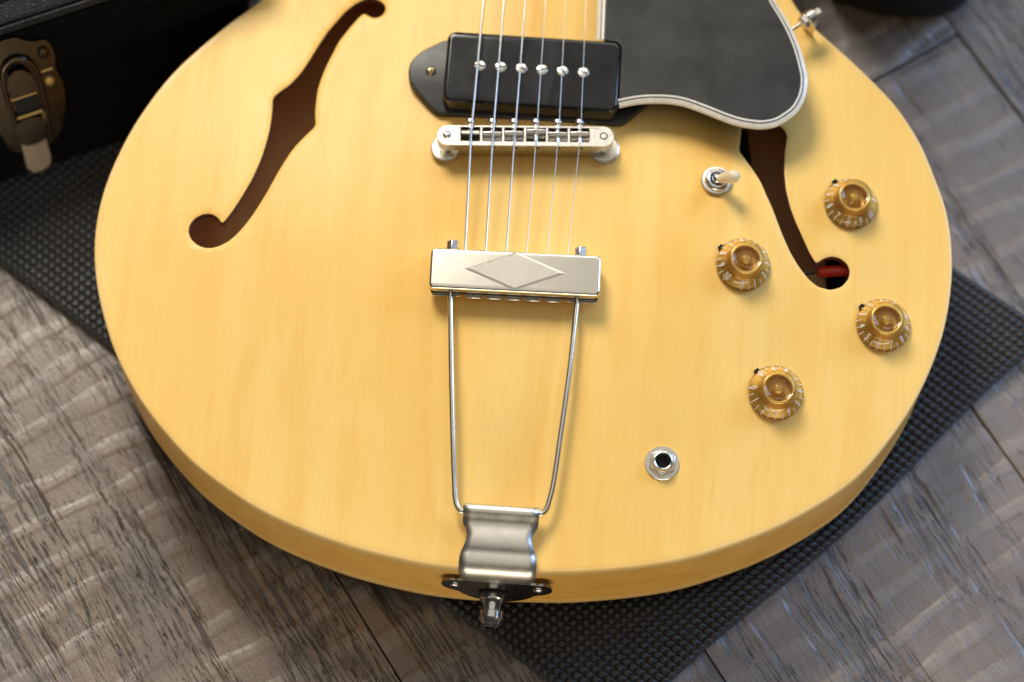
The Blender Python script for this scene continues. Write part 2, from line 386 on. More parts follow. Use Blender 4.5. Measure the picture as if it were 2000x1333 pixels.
def gsmooth(P, sig):
    n = len(P); k = int(sig * 3) + 1; w = np.exp(-.5 * (np.arange(-k, k + 1) / sig) ** 2); w /= w.sum()
    return sum(w[j + k] * np.roll(P, -j, axis=0) for j in range(-k, k + 1))
def area2(P):
    P = np.asarray(P); x, y = P[:, 0], P[:, 1]; return (x * np.roll(y, -1) - y * np.roll(x, -1)).sum() / 2
def inset(P, d, closed=True):
    P = np.asarray(P, float)
    if closed: T = np.roll(P, -1, 0) - np.roll(P, 1, 0)
    else: T = np.gradient(P, axis=0)
    T /= np.linalg.norm(T, axis=1)[:, None] + 1e-9
    return P + np.stack([-T[:, 1], T[:, 0]], 1) * d          # left of travel: inward for a counter-clockwise loop
def inside(pts, poly):
    x, y = pts[:, 0], pts[:, 1]; r = np.zeros(len(pts), bool); px, py = poly[:, 0], poly[:, 1]
    qx, qy = np.roll(px, -1), np.roll(py, -1)
    for a, b, c, d in zip(px, py, qx, qy):
        if b == d: continue
        m = ((b > y) != (d > y)) & (x < (c - a) * (y - b) / (d - b) + a); r ^= m
    return r
def tag(o, **kw):
    for k, v in kw.items(): o[k] = v
    return o
GZ = 64.0        # height of the guitar's rim above the floor
# ================================================================== THE GUITAR
guitar = empty('electric_guitar', (0, 0, 5))
tag(guitar, label='blonde hollow body electric guitar with black pickguard lying on a black rubber mat', category='guitar')
GL = (0, 0, GZ - 5)
def part(name, mb, mat, smooth=35, parent=None, **kw):
    if parent is None: return mb.build(name, mat, guitar, smooth, loc=GL, **kw)
    return mb.build(name, mat, parent, smooth, **kw)
def group(name): return empty(name, GL, guitar)

R_UP = [(120.5,172),(118.5,186),(119.5,202),(125,226),(135,252),(143,276),(144,300),(137,322),(122,337),(104,341),(87,334),(74,318),(64,300),(52,288),(38,284),(14,283)]
L_UP = [(-x, y) for x, y in R_UP[::-1]]
outl = np.array(OUT_PTS + R_UP + L_UP + [(-124.5,160),(-128.5,150)])
outl = gsmooth(resample(np.array(catmull(outl, 6, True)), 2.0), 3.0)
if area2(outl) < 0: outl = outl[::-1]
NO = len(outl)
def dist_out(pts):
    a = outl; b = np.roll(outl, -1, 0); res = np.full(len(pts), 1e9)
    ab = b - a; L2 = (ab ** 2).sum(1)
    for i in range(0, len(pts), 400):
        p = pts[i:i + 400][:, None, :]; t_ = np.clip(((p - a) * ab).sum(-1) / L2, 0, 1)
        q = a + t_[..., None] * ab; res[i:i + 400] = np.sqrt(((p - q) ** 2).sum(-1)).min(1)
    return res
def arch_np(pts, amp=11.0):
    d = dist_out(pts); s_ = np.clip(d / 150, 0, 1); s_ = s_ * s_ * (3 - 2 * s_)
    return amp * s_, d
def arch(x, y): return float(arch_np(np.array([[x, y]], float))[0][0])
def anormal(x, y):
    e = 3.0; return Vector((-(arch(x + e, y) - arch(x - e, y)) / (2 * e), -(arch(x, y + e) - arch(x, y - e)) / (2 * e), 1)).normalized()

# f-holes: the right one continues under the pickguard as the mirror of the left one
lf = np.array(LF_PTS)
mir = [(-x, y) for x, y in LF_PTS]
iu0 = min(range(len(mir)), key=lambda k: (mir[k][0] - 102.6) ** 2 + (mir[k][1] - 88.7) ** 2)
iu1 = min(range(len(mir)), key=lambda k: (mir[k][0] - 116.5) ** 2 + (mir[k][1] - 91.2) ** 2)
upper = mir[iu0:iu1 + 1][::-1]
rf = np.array(list(RF_PTS) + upper)
def smooth_hole(P):
    Q = resample(np.array(P), 1.2)
    return gsmooth(Q, .8)
holes = []
for h_ in (lf, rf):
    q = smooth_hole(h_)
    if area2(q) < 0: q = q[::-1]
    holes.append(q)

# the arched top: constrained Delaunay mesh with both f-holes cut, 4.5 mm thick at their edges
rings = [inset(outl, d) for d in (0.5, 1.0, 1.55, 2.6, 4.0)]
xs = np.arange(-206, 207, 4.0); ys = np.arange(-144, 345, 4.0)
gx, gy = np.meshgrid(xs, ys); gx[1::2] += 2.0
grid = np.stack([gx.ravel(), gy.ravel()], 1); grid += rng.uniform(-.05, .05, grid.shape)
ok = inside(grid, inset(outl, 5.2))
grid = grid[ok]
for h_ in holes:
    grid = grid[~inside(grid, h_)]
    dd = np.sqrt(((grid[:, None, :] - h_[None]) ** 2).sum(-1)).min(1); grid = grid[dd > 1.0]
    for o_ in (.7,):
        rings.append(inset(h_, -o_))
pts = [outl] + holes; edges = []; b0 = 0
for L in pts:
    n = len(L); edges += [(b0 + k, b0 + (k + 1) % n) for k in range(n)]; b0 += n
allp = np.vstack(pts + rings + [grid])
vo_, _, fo_, _, _, _ = delaunay_2d_cdt([Vector(p) for p in allp], edges, [], 0, 1e-4)
vo2 = np.array([(v.x, v.y) for v in vo_]); cen = np.array([vo2[list(f)].mean(0) for f in fo_])
keep = inside(cen, outl)
for h_ in holes: keep &= ~inside(cen, h_)
zz, dd = arch_np(vo2)
zt = zz - .10 * (dd < 1.6) - 1.6 * np.exp(-(dd / .5) ** 1.5)
hd = np.full(len(vo2), 99.0)
for h_ in holes:
    near = np.sqrt(((vo2[:, None, :] - h_[None]) ** 2).sum(-1)).min(1); hd = np.minimum(hd, near)
zt = zt - .35 * np.exp(-(hd / .5) ** 2)
V = [(x, y, z) for (x, y), z in zip(vo2, zt)]
F = [tuple(f) for f, k in zip(fo_, keep) if k]; MI = [0] * len(F)
for h_ in holes:
    zh, _ = arch_np(h_); n = len(h_); b = len(V)
    V += [(x, y, z - .35) for (x, y), z in zip(h_, zh)] + [(x, y, z - 4.6) for (x, y), z in zip(h_, zh)]
    F += [(b + k, b + (k + 1) % n, b + n + (k + 1) % n, b + n + k) for k in range(n)]; MI += [1] * n
mk('top', V, F, [MAPLE, EDGEM], guitar, 50, GL, mi=MI)

def band(loops, mats, name, smooth=60):
    V = []; F = []; n = len(loops[0][0])
    for P_, z in loops: V += [(x, y, z) for x, y in P_]
    for i in range(len(loops) - 1):
        for k in range(n): F.append((i * n + k, i * n + (k + 1) % n, (i + 1) * n + (k + 1) % n, (i + 1) * n + k))
    return mk(name, V, F, mats, guitar, smooth, GL)
band([(inset(outl, 1.7), .02), (inset(outl, .95), -.04), (inset(outl, .45), -.18), (inset(outl, .1), -.5), (inset(outl, -.1), -1.0), (inset(outl, -.15), -1.6), (inset(outl, -.15), -6.0), (inset(outl, -.02), -6.25)], BINDM, 'top_binding', 40)
band([(outl, -1.2), (outl, -51.0), (inset(outl, 2), -51.5)], SIDEM, 'side')
band([(inset(outl, .25), -46.2), (inset(outl, -.15), -46.4), (inset(outl, -.15), -51.2), (inset(outl, .5), -52.2), (inset(outl, 2.2), -52.4)], BINDM, 'back_binding')
# arched back
gk = grid[::2]; bp_ = np.vstack([outl, gk[inside(gk, inset(outl, 5))]])
v2, _, f2, _, _, _ = delaunay_2d_cdt([Vector(p) for p in bp_], [(k, (k + 1) % NO) for k in range(NO)], [], 0, 1e-4)
v2 = np.array([(v.x, v.y) for v in v2]); zb, _ = arch_np(v2, 6.4)
f2 = [tuple(f) for f in f2]; c2 = np.array([v2[list(f)].mean(0) for f in f2]); k2 = inside(c2, outl)
f2 = [f for f, k in zip(f2, k2) if k]
mk('back', [(x, y, -52 - z) for (x, y), z in zip(v2, zb)], f2, SIDEM, guitar, True, GL)
# what shows through the f-holes
il = inset(outl, 3.5)
mk('inner_lining', [(x, y, -5) for x, y in il] + [(x, y, -47) for x, y in il] + [(x, y, -47 - z) for (x, y), z in zip(v2, zb * .5)],
   [(k, (k + 1) % NO, NO + (k + 1) % NO, NO + k) for k in range(NO)] + [tuple(2 * NO + i for i in f) for f in f2], INNER, guitar, True, GL)
part('black_inner_sheet', MB().prism([(97, 96), (106.5, 94), (109.5, 75), (113, 66), (115.2, 54), (108, 50), (97, 60)], -16, -14), DARKM)  # flat black sheets below the right f-hole
part('black_inner_sheet', MB().prism([(149, 40), (158, 38), (159, 0), (151, 0)], -40, -34), DARKM)
cap = part('capacitor', MB().lathe([(0.3, -13), (2.3, -12.8), (2.75, -11.8), (2.75, 11.8), (2.3, 12.8), (.3, 13)], 24,
     Matrix.Translation((154.6, 19.8, -6.5)) @ Matrix.Rotation(math.radians(8), 4, 'Z') @ Matrix.Rotation(math.radians(90), 4, 'Y')), REDM, 60)
part('lead_wire', MB().tube([(-14, -2, 0), (-22, -3, -2), (-34, -9, -6)], .9, 8), DARKM, 60, cap, loc=(154.6, 19.8, -6.5))
part('lead_wire', MB().tube(catmull([(150, 10, -22), (152, 6, -20), (160, 5, -22), (170, 12, -26)], 5), .8, 8), DARKM, 60)

# neck block, neck, fingerboard and headstock continue past the top of the picture
part('neck', MB().prism([(-24, 240), (24, 240), (22, 700), (-22, 700)], -16, 14), SIDEM)
part('fingerboard', MB().prism([(-28, 237), (28, 237), (21.5, 694), (-21.5, 694)], 14, 20), plastic('rosewood', (.06, .03, .02), (.10, .05, .03), .5))
part('headstock', MB().prism([(-22, 694), (22, 694), (34, 740), (36, 860), (-36, 860), (-34, 740)], -8, 8), GLOSSB)

# ------------------------------------------------------------------ pickguard: five-ply bound plate floating over the top
PA = resample(np.array([(28.0, 240), (28.6, 190), (29.2, 140.5), (29.7, 119.2)]), 2.0, False)          # straight string-side edge, travelling down
PB = resample(np.array(catmull([(42.6, 84.5), (49.8, 86.7), (57.0, 88.0), (65.7, 88.4), (73.1, 87.6), (82.7, 84.6), (93.8, 80.6), (101.8, 78.7), (110.6, 78.3), (117.8, 80.3), (123.5, 84.4), (127.7, 89.1), (130.8, 96.7), (131.5, 104.9), (130.4, 111.4), (127.5, 121.9), (123.5, 131.6), (118.8, 140.4), (114.9, 146.8), (104, 168), (90, 196), (72, 222), (50, 240), (30, 242)], 6)), 1.4, False)
ZP = 22.8
pg = group('pickguard')
def ply(a, b, za, zb, mat, nm='ply'):
    m = MB()
    for P_ in (PA, PB):
        A = inset(P_, a, False); B_ = inset(P_, b, False); n = len(A)
        V = [(x, y, za) for x, y in A] + [(x, y, zb) for x, y in B_] + [(x, y, ZP - 3.2) for x, y in A]
        m.add(V, [(k, k + 1, n + k + 1, n + k) for k in range(n - 1)] + [(k, k + 1, 2 * n + k + 1, 2 * n + k) for k in range(n - 1)])
    return part(nm, m, mat, 50, pg)
ply(0.0, 1.75, ZP - 1.3, ZP - .35, CREAM, 'outer_binding')
ply(1.75, 2.4, ZP - .5, ZP - .30, BLACKL, 'black_line')
ply(2.4, 3.35, ZP - .22, ZP - .05, CREAM, 'inner_binding')
ply(3.35, 3.9, ZP - .18, ZP - .05, BLACKL, 'black_line')
core = [tuple(p) for p in inset(PA, 3.85, False)] + [(34.5, 118.7)] + [(37.7 + 4.5 * math.cos(math.radians(a)), 114.1 + 4.5 * math.sin(math.radians(a))) for a in range(90, -1, -15)] + [(42.3, 89.5)] + [tuple(p) for p in inset(PB, 3.85, False)][1:]
part('plate', MB().prism(core, ZP - 3.2, ZP), PLATEM, 30, pg)

# pickguard bracket on the right rim
br = group('pickguard_bracket')
a_, b_ = Vector((118, 131.0, 14)), Vector((128.6, 139.6, 14)); ax = (b_ - a_).normalized()
part('rod', MB().tube([a_ - ax * 4, b_ + ax * 6], 1.0, 12), NICKEL, 60, br)
def on_axis(p, ax):
    return Matrix.Translation(p) @ ax.to_track_quat('Z', 'Y').to_matrix().to_4x4()
def hexp(r, z0, z1, M, ch=.3, n=6):
    m = MB(); m.lathe([(r - ch, z0), (r, z0 + ch), (r, z1 - ch), (r - ch, z1)], n, M); m.disc(r - ch, z0, n, M); m.disc(r - ch, z1, n, M); return m
part('hex_nut', hexp(3.6, 0, 3.0, on_axis(b_, ax)), PALEN, 20, br)
part('sleeve', MB().cyl(3.7, 3.0, 7.6, 28, on_axis(b_, ax), .5), PALEN, 30, br)
part('hex_nut', hexp(2.9, 7.6, 11.2, on_axis(b_, ax)), PALEN, 20, br)
nx = Vector((ax.y, -ax.x, 0))
m = MB(); q0 = b_ + ax * 5.6
V = []
for (o1, z) in ((0, 12), (0, 2), (.6, -3), (1.2, -16)):
    for (w, t0) in ((-4.0, -.7), (4.0, -.7), (4.0, .7), (-4.0, .7)):
        p = q0 + nx * w + ax * (t0 + o1); V.append((p.x, p.y, z))
m.add(V, [(4 * i + k, 4 * i + (k + 1) % 4, 4 * i + 4 + (k + 1) % 4, 4 * i + 4 + k) for i in range(3) for k in range(4)] + [(0, 1, 2, 3), (12, 13, 14, 15)])
bev(part('leg', m, NICKEL, 30, br), .4)

# ------------------------------------------------------------------ pickup
pk = group('pickup')
zb_ = lambda x, y: arch(x, y) + .1
ear = [(-43.6, 119.6), (-54.6, 112.4), (-58.4, 107.6), (-59.8, 102.6), (-58.8, 95.8), (-50.6, 86.0), (-43.9, 79.6), (44.6, 80.4), (56.9, 93.4), (59.8, 102.5), (55.0, 112.4), (43.6, 120.0)]
ear = [(x, y - .8) for x, y in ear]; er = gsmooth(resample(np.array(ear), 1.6), 1.1)
part('dog_ear_flange', MB().rounded([tuple(p) for p in er], lambda x, y: arch(x, y) - .6, lambda x, y: 12.6, .9, 4), PLATEM, 40, pk)
part('cover', MB().rounded(rrect(.2, 99.6, 83.6, 37.6, 4.4, 8), 9, 23.5, 2.2, 6), GLOSSB, 40, pk)
mbs = MB()
def slotted(mb_h, mb_s, x, y, z, r, h, ang, sw=.35):
    prof = [(r, z), (r, z + h * .35), (r * .86, z + h * .75), (r * .5, z + h * .97), (0.05, z + h)]
    mb_h.lathe(prof, 24, Matrix.Translation((x, y, 0)))
    mb_s.box(-r * .93, r * .93, -sw, sw, z + h * .55, z + h * 1.03, Matrix.Translation((x, y, 0)) @ Matrix.Rotation(ang, 4, 'Z'))
for k, ang in enumerate((-.18, .10, -.25, .35, -.9, -.35)):
    h1, s1_ = MB(), MB(); x = -25 + 9.88 * k
    slotted(h1, s1_, x, 100.3, 23.4, 2.75, .6, ang)
    h1o = part('pole_screw', h1, PALEN, 40, pk)
    part('pole_ring', MB().lathe([(2.75, 23.52), (3.1, 23.54), (3.1, 23.5)], 24, Matrix.Translation((x, 100.3, 0))), DARKM, 40, pk)
    part('slot', s1_, SLOTM, 30, h1o)
def phillips(x, y, z, r, ang, parent, mat, M=None):
    M = M or Matrix.Translation((x, y, z)) @ Matrix.Rotation(ang, 4, 'Z')
    o = part('mounting_screw', MB().lathe([(r, 0), (r, r * .12), (r * .8, r * .33), (r * .4, r * .45), (.03, r * .48)], 24, M), mat, 50, parent)
    part('cross_slot', MB().box(-r * .55, r * .55, -r * .13, r * .13, r * .2, r * .50, M).box(-r * .13, r * .13, -r * .55, r * .55, r * .2, r * .51, M), SLOTM, 30, o)
    return o
phillips(-48.7, 101.2, 12.55, 2.5, .2, pk, ANTIQ)

# ------------------------------------------------------------------ bridge, turned a little so the treble side sits nearer the neck
BM = Matrix.Translation((-.9, 65.0, 0)) @ Matrix.Rotation(math.radians(3.6), 4, 'Z')
bg_ = group('bridge')
bo = rrect(0, 0, 83.5, 10.4, 5.0, 8)
slots = [rrect(-25.95 + 10.32 * k, .6, 9.3, 7.3, .3, 1) for k in range(6)]
bb = part('bridge_body', MB().prism(bo, 17.6, 23.5, slots, BM), PALEN, 30, bg_); bev(bb, .45)
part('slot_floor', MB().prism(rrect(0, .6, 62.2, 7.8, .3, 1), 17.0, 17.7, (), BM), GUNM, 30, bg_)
bev(part('bridge_skirt', MB().prism(rrect(0, -.2, 63.5, 9.6, 1.0, 2), 12.8, 17.58, (), BM), NICKEL, 30, bg_), .3)
for sx_ in (-1, 1):
    TM = BM @ Matrix.Translation((sx_ * 37.0, .2, 0))
    part('stud', MB().cyl(1.55, 5, 22.6, 20, TM, .3), PALEN, 40, bg_)
    part('stud_hole', MB().cyl(1.95, 23.3, 23.53, 24, TM), DARKM if sx_ > 0 else GUNM, 40, bg_)  # dark disc in place of the hole's own shade
    if sx_ < 0: part('stud_tip', MB().lathe([(1.7, 23.4), (1.5, 23.9), (.9, 24.2), (.05, 24.25)], 20, TM), PALEN, 60, bg_)
    else: part('stud_tip', MB().cyl(1.35, 23.3, 23.6, 20, TM), PALEN, 60, bg_)
    wm = MB(); TM2 = BM @ Matrix.Translation((sx_ * 37.6, -1.6, 0))
    zt0 = 12.2
    for (za, zb2) in (((zt0 - 1.8, zt0 + 1.4),) if sx_ < 0 else ((zt0 - 2.0, zt0 - .4), (zt0 + .0, zt0 + 1.6))):
        wm.lathe([(6.6, za), (7.2, za + .25), (7.2, zb2 - .25), (6.7, zb2), (3, zb2)], 144, TM2, wob=lambda k, i: (-.028 if (k // 2) % 2 and 0 < i < 3 else 0))
        wm.disc(6.6, za, 144, TM2); wm.disc(3.2, zb2, 144, TM2)
    part('thumbwheel', wm, PALEN, 25, bg_)
sad_y = (0.2, -.5, -.1, 1.0, -.4, -.1)
for k in range(6):
    SM = BM @ Matrix.Translation((-25.95 + 10.32 * k, .6, 0)); y0 = sad_y[k]
    V = []
    for x in (-4.35, 0, 4.35):
        dz = .35 if x == 0 else 0
        V += [(x, y0 - 1.9, 21.3 + dz * .3), (x, y0 + .9, 24.3 + dz), (x, y0 + 1.5, 24.2 + dz), (x, y0 + 1.7, 19.0), (x, y0 - 1.9, 19.0)]
    V = [tuple(SM @ Vector(v)) for v in V]
    if k == 0: V = [tuple(SM @ Vector(v)) for v in [(x, y0 + a, z) for x in (-4.35, 0, 4.35) for a, z in ((-.9, 23.3), (-.5, 24.5), (1.2, 24.5), (1.5, 19), (-1.0, 19))]]
    F = [(a * 5 + i, a * 5 + (i + 1) % 5, a * 5 + 5 + (i + 1) % 5, a * 5 + 5 + i) for a in (0, 1) for i in range(5)] + [(0, 1, 2, 3, 4), (10, 11, 12, 13, 14)]
    bev(part('saddle', MB().add(V, F), SADM, 25, bg_), .12, 1)
    XM = SM @ Matrix.Translation((0, 0, 21.7)) @ Matrix.Rotation(math.radians(-90), 4, 'X')     # screw axis along +y
    scr = MB(); scr.lathe([(1.15, -3.6), (1.15, 3.4), (1.9, 3.5), (1.9, 4.9), (1.3, 5.2), (1.3, 6.3), (2.35, 6.4), (2.4, 7.6), (2.0, 8.5), (1.2, 8.9), (.05, 9.0)], 22, XM)
    so = part('saddle_screw', scr, PALEN, 40, bg_)
    part('slot', MB().box(-2.0, 2.0, -.28, .28, 7.9, 9.1, XM @ Matrix.Rotation(.5 + k * .7, 4, 'Z')), SLOTM, 30, so)
    part('bore', MB().disc(.75, 0, 12, BM @ Matrix.Translation((-25.95 + 10.32 * k + .9, -5.23, 20.9)) @ Matrix.Rotation(math.radians(90), 4, 'X')), DARKM, 40, bg_)

# ------------------------------------------------------------------ strings
top_x = (-25.5, -15.8, -5.5, 4.1, 13.7, 23.5); rad = (.62, .53, .45, .24, .20, .165)
for k in range(6):
    sb = BM @ Vector((-25.95 + 10.32 * k + .4, .6 + sad_y[k] + 1.1, 24.9 + (.35 if k else 0) + rad[k]))
    te = Vector((-25.0 + 9.58 * k, 7.0 + .7 * k / 1.2, 18.6))
    d = (Vector((top_x[k], 136.0, 27.2 + rad[k])) - sb); end = sb + d * ((694 - sb.y) / d.y); end.x = (-18 + 7.2 * k) ; end.z = 22
    mid = sb + d
    mid2 = Vector((mid.x * .55 + end.x * .45 if False else mid.x + (end.x - mid.x) * .03, mid.y + (end.y - mid.y) * .03, 27.4))
    P_ = [te - Vector((0, 3, -.2)), te, sb - Vector((0, 1.2, .25)), sb, mid, end]
    s_ = MB().tube(P_, rad[k], 10)
    part('string', s_, STEEL, 60)

# ------------------------------------------------------------------ tailpiece
tp = group('tailpiece')
TM = Matrix.Translation((-.9, -3.9, 0)) @ Matrix.Rotation(math.radians(1.1), 4, 'Z')
tc_ = part('crossbar', MB().rounded(rrect(0, 0, 79.4, 20.4, 2.6, 6), 14.6, 22.2, 1.5, 5, .8, TM), SATIN, 40, tp)
part('crossbar_slot', MB().box(-38.6, 38.6, -10.25, -9, 15.9, 17.9, TM), DARKM, 30, tp)  # dark strip standing for the shaded opening
# raised diamond with bevelled flanks
V = [TM @ Vector(v) for v in ((-23.8, 0, 22.15), (0, 9.75, 22.15), (23.8, 0, 22.15), (0, -9.75, 22.15), (-20.7, 0, 22.65), (0, 8.48, 22.65), (20.7, 0, 22.65), (0, -8.48, 22.65))]
dm = part('raised_diamond', MB().add([tuple(v) for v in V], [(k, (k + 1) % 4, 4 + (k + 1) % 4, 4 + k) for k in range(4)] + [(4, 5, 6, 7)]), SATIN, None, tp)
for k in range(5):
    bev(part('anchor_tab', MB().box(-22.6 + 9.25 * k, -15.0 + 9.25 * k, -11.6, -8, 13.7, 15.3, TM), PALEN, 30, tp), .3, 1)
for x0, x1 in ((-38.4, -25.0), (24.0, 38.6)):
    bev(part('lower_lip', MB().prism(rrect((x0 + x1) / 2, -9.0, x1 - x0, 4.4, 1.6, 3), 13.6, 15.2, (), TM), SATIN, 30, tp), .4, 1)
rodp = [(-30.6, 8, 16.8), (-30.5, -8, 16.8), (-30.3, -13.4, 16.6), (-27.5, -46.3, 15), (-24.0, -82.4, 12), (-21.9, -101.5, 9.6), (-20.9, -110.0, 8.7), (-19.9, -114.0, 8.1), (-18.3, -116.2, 7.7), (-16.0, -116.8, 7.5),
        (0, -116.4, 7.5), (17.2, -115.6, 7.5), (19.4, -115.0, 7.7), (21.0, -112.8, 8.1), (22.0, -108.6, 8.8), (23.3, -100.5, 9.8), (25.0, -78.9, 12.2), (27.2, -47.4, 15), (28.7, -11.7, 16.6), (29.0, -6, 16.8), (29.2, 9, 16.8)]
part('trapeze_rod', MB().tube(catmull(rodp, 6), 1.38, 16), SATIN, 60, tp)
for (x, y) in ((-30.8, 6.6), (28.9, 7.6)):
    HM = Matrix.Translation((x, y, 17.0)) @ Matrix.Rotation(math.radians(-90), 4, 'X') @ Matrix.Rotation(.3, 4, 'Z')
    bev(part('hex_nut', hexp(3.0, -2, 4.6, HM, .45), PALEN, 20, tp), .15, 1)
# hinge plate: one bent sheet over the rim, ears and a half-round below
prof = [(-113.6, 7.2, 17.3), (-113.9, 8.9, 17.3), (-115.0, 9.9, 17.3), (-116.4, 10.1, 17.3), (-117.9, 9.3, 17.25), (-119.2, 7.9, 17.2), (-121.0, 6.9, 17.1), (-122.4, 6.5, 16.9), (-123.4, 6.4, 16.2), (-124.6, 6.35, 15.4), (-126.2, 6.3, 14.9), (-127.8, 6.2, 14.75), (-129.6, 6.0, 15.0), (-131.2, 5.6, 15.5), (-132.8, 4.8, 16.2), (-134.0, 4.0, 16.7), (-135.2, 3.9, 17.1), (-137.0, 3.7, 17.4), (-138.6, 3.4, 17.5), (-140.2, 2.7, 17.5), (-141.8, 1.5, 17.5), (-143.0, -.1, 17.4), (-143.7, -2.0, 17.2), (-143.9, -4.2, 16.6), (-143.9, -6.2, 15.9), (-143.9, -8.2, 15.3), (-143.9, -9.6, 15.6)]
n = len(prof); XC = .6; V = []
for (y, z, w) in prof:
    for j in range(9): V.append((XC + w * (-1 + j / 4), y, z))
F = [(i * 9 + j, i * 9 + j + 1, (i + 1) * 9 + j + 1, (i + 1) * 9 + j) for i in range(n - 1) for j in range(8)]
hp = part('hinge_plate', MB().add(V, F), HINGEM, 60, tp)
md = hp.modifiers.new('thickness', 'SOLIDIFY'); md.thickness = .0012; md.offset = 0
sidep = [(15.6, -9.4), (17.2, -10.2), (20.5, -9.6), (23.6, -11.0), (25.2, -14.2), (25.3, -18.4), (23.8, -22.2), (20.8, -25.0), (17.6, -27.2), (15.6, -31.0), (12.2, -35.4), (7.6, -38.8), (2.6, -40.6)]
full = sidep + [(-x, z) for x, z in sidep[::-1]]
full = [tuple(p) for p in resample(np.array(catmull(full, 4, True)), 1.3)]
SMx = Matrix.Translation((XC, -143.9, 0)) @ Matrix.Rotation(math.radians(90), 4, 'X')
bev(part('end_plate', MB().prism(full, -.6, .6, (), SMx), metal('nickel_darkened_reflection', (.40, .37, .33), .16, .5), 30, tp), .35, 2)  # same sheet, darkened in colour for the dark floor it mirrors
for x in (-19.3, 19.0):
    phillips(0, 0, 0, 2.5, 0, tp, CHROME, SMx @ Matrix.Translation((x, -17.5, .5)) @ Matrix.Rotation(.4, 4, 'Z'))
sb_ = SMx @ Matrix.Translation((-1.6, -27.5, 0))
sbo = part('strap_button', MB().lathe([(6.6, .6), (6.7, 1.3), (5.8, 1.4)], 40, sb_), DARKM, 40)
part('button_body', MB().lathe([(5.9, 1.3), (6.1, 2.0), (6.1, 3.9), (5.7, 4.3), (4.9, 5.4), (4.5, 6.6), (4.5, 9.2), (5.6, 9.5), (6.0, 10.0), (6.0, 13.0), (5.5, 13.6), (4.3, 15.4), (3.5, 15.6), (3.1, 15.0), (3.0, 12), (.05, 12)], 48, sb_), CHROME, 30, sbo)

# ------------------------------------------------------------------ knobs
fc = bpy.data.curves.new('numeral', 'FONT'); fc.size = 3.4; fc.align_x = 'CENTER'; fc.align_y = 'BOTTOM_BASELINE'; fc.offset = .02
fo = bpy.data.objects.new('numeral', fc); C.objects.link(fo)
glyph = {}
for i in range(11):
    fc.body = str(i); bpy.context.view_layer.update()
    me = fo.evaluated_get(bpy.context.evaluated_depsgraph_get()).to_mesh()
    glyph[i] = ([(v.co.x, v.co.y) for v in me.vertices], [tuple(p.vertices) for p in me.polygons]); fo.to_mesh_clear()
bpy.data.objects.remove(fo); bpy.data.curves.remove(fc)
def cone_z(r): return 1.5 + (12.9 - r) * 1.05             # outer skirt of the clear shell
def make_knob():
    k = empty('control_knob', (0, 0, 0), guitar)
    MB().lathe([(12.1, .5), (12.25, 1.0), (8.9, 4.1)], 64).build('gold_skirt', GOLDM, k, 40)
    MB().lathe([(8.9, 4.1), (8.55, 4.7), (7.6, 8.4)], 64).build('collar', CUPM, k, 40)
    MB().lathe([(7.6, 8.4), (7.25, 8.95), (6.6, 9.0), (6.25, 8.6)], 64).build('top_ring', GOLDM, k, 60)
    MB().lathe([(6.25, 8.6), (6.0, 5.2), (5.2, 4.6), (3.1, 4.6)], 64).build('cup', CUPM, k, 40)
    MB().lathe([(3.1, 4.6), (2.9, 5.0), (2.9, 7.0), (2.6, 8.2), (1.8, 9.1), (.9, 9.5), (.03, 9.6)], 40).build('centre_boss', GOLDM, k, 60)
    sh = [(12.6, .2), (12.95, .6), (12.9, 1.5), (9.5, cone_z(9.5)), (9.0, 5.6), (8.2, 10.4), (8.0, 11.0), (7.5, 11.3), (6.9, 11.2), (6.4, 10.8), (5.6, 10.45), (3.5, 10.25), (.03, 10.2)]
    MB().lathe(sh, 64).build('clear_shell', CLEAR, k, 50)
    for i in range(11):
        a0 = math.radians(i * 31.6)
        pv, pf = glyph[i]; rb = 12.15; V = []
        for (u, v) in pv:
            r = rb - .15 - v; ph = a0 + u / (r + .4)
            V.append((r * math.cos(ph), r * math.sin(ph), cone_z(r) + .12))
        # glyph tops point to the centre; travel is counter-clockwise
        mb = MB().add(V, pf)
        mb.build('numeral', PRINTM, k, None)
    m = MB()
    for i in range(21):
        a = math.radians(i * 15.8); L = 1.7 if i % 2 == 0 else 2.2
        r0 = 12.95; r1 = r0 - (1.0 if i % 2 == 0 else 2.1)
        V = []
        for r, off in ((r0, -.13), (r0, .13), (r1, .13), (r1, -.13)):
            ph = a + off / r; V.append((r * math.cos(ph), r * math.sin(ph), cone_z(r) + .12))
        V += [((r0 + .03) * math.cos(a + o / r0), (r0 + .03) * math.sin(a + o / r0), .8) for o in (.13, -.13)]
        MB().add(V, [(0, 1, 2, 3), (1, 0, 5, 4)]).build('tick_mark', PRINTM, k, None)
    return k
def copy_tree(o, parent):
    c = o.copy(); C.objects.link(c); c.parent = parent
    for ch in list(o.children): copy_tree(ch, c)
    return c
knob0 = make_knob()
KN = [(155.5, 50.1, 8, 265, (148.1, 60.2)), (105.0, 12.5, 0, 271, (93.8, 20.7)), (172.2, -10.4, 6, 259, (161.7, -1.9)), (122.8, -48.5, 3, 274, (113.4, -38.3))]
kn_labels = ['gold top hat knob nearest the pickguard, eight at the front', 'gold top hat knob beside the right f-hole, zero at the front', 'cracked gold top hat knob nearest the rim', 'gold top hat knob nearest the output jack, three at the front']
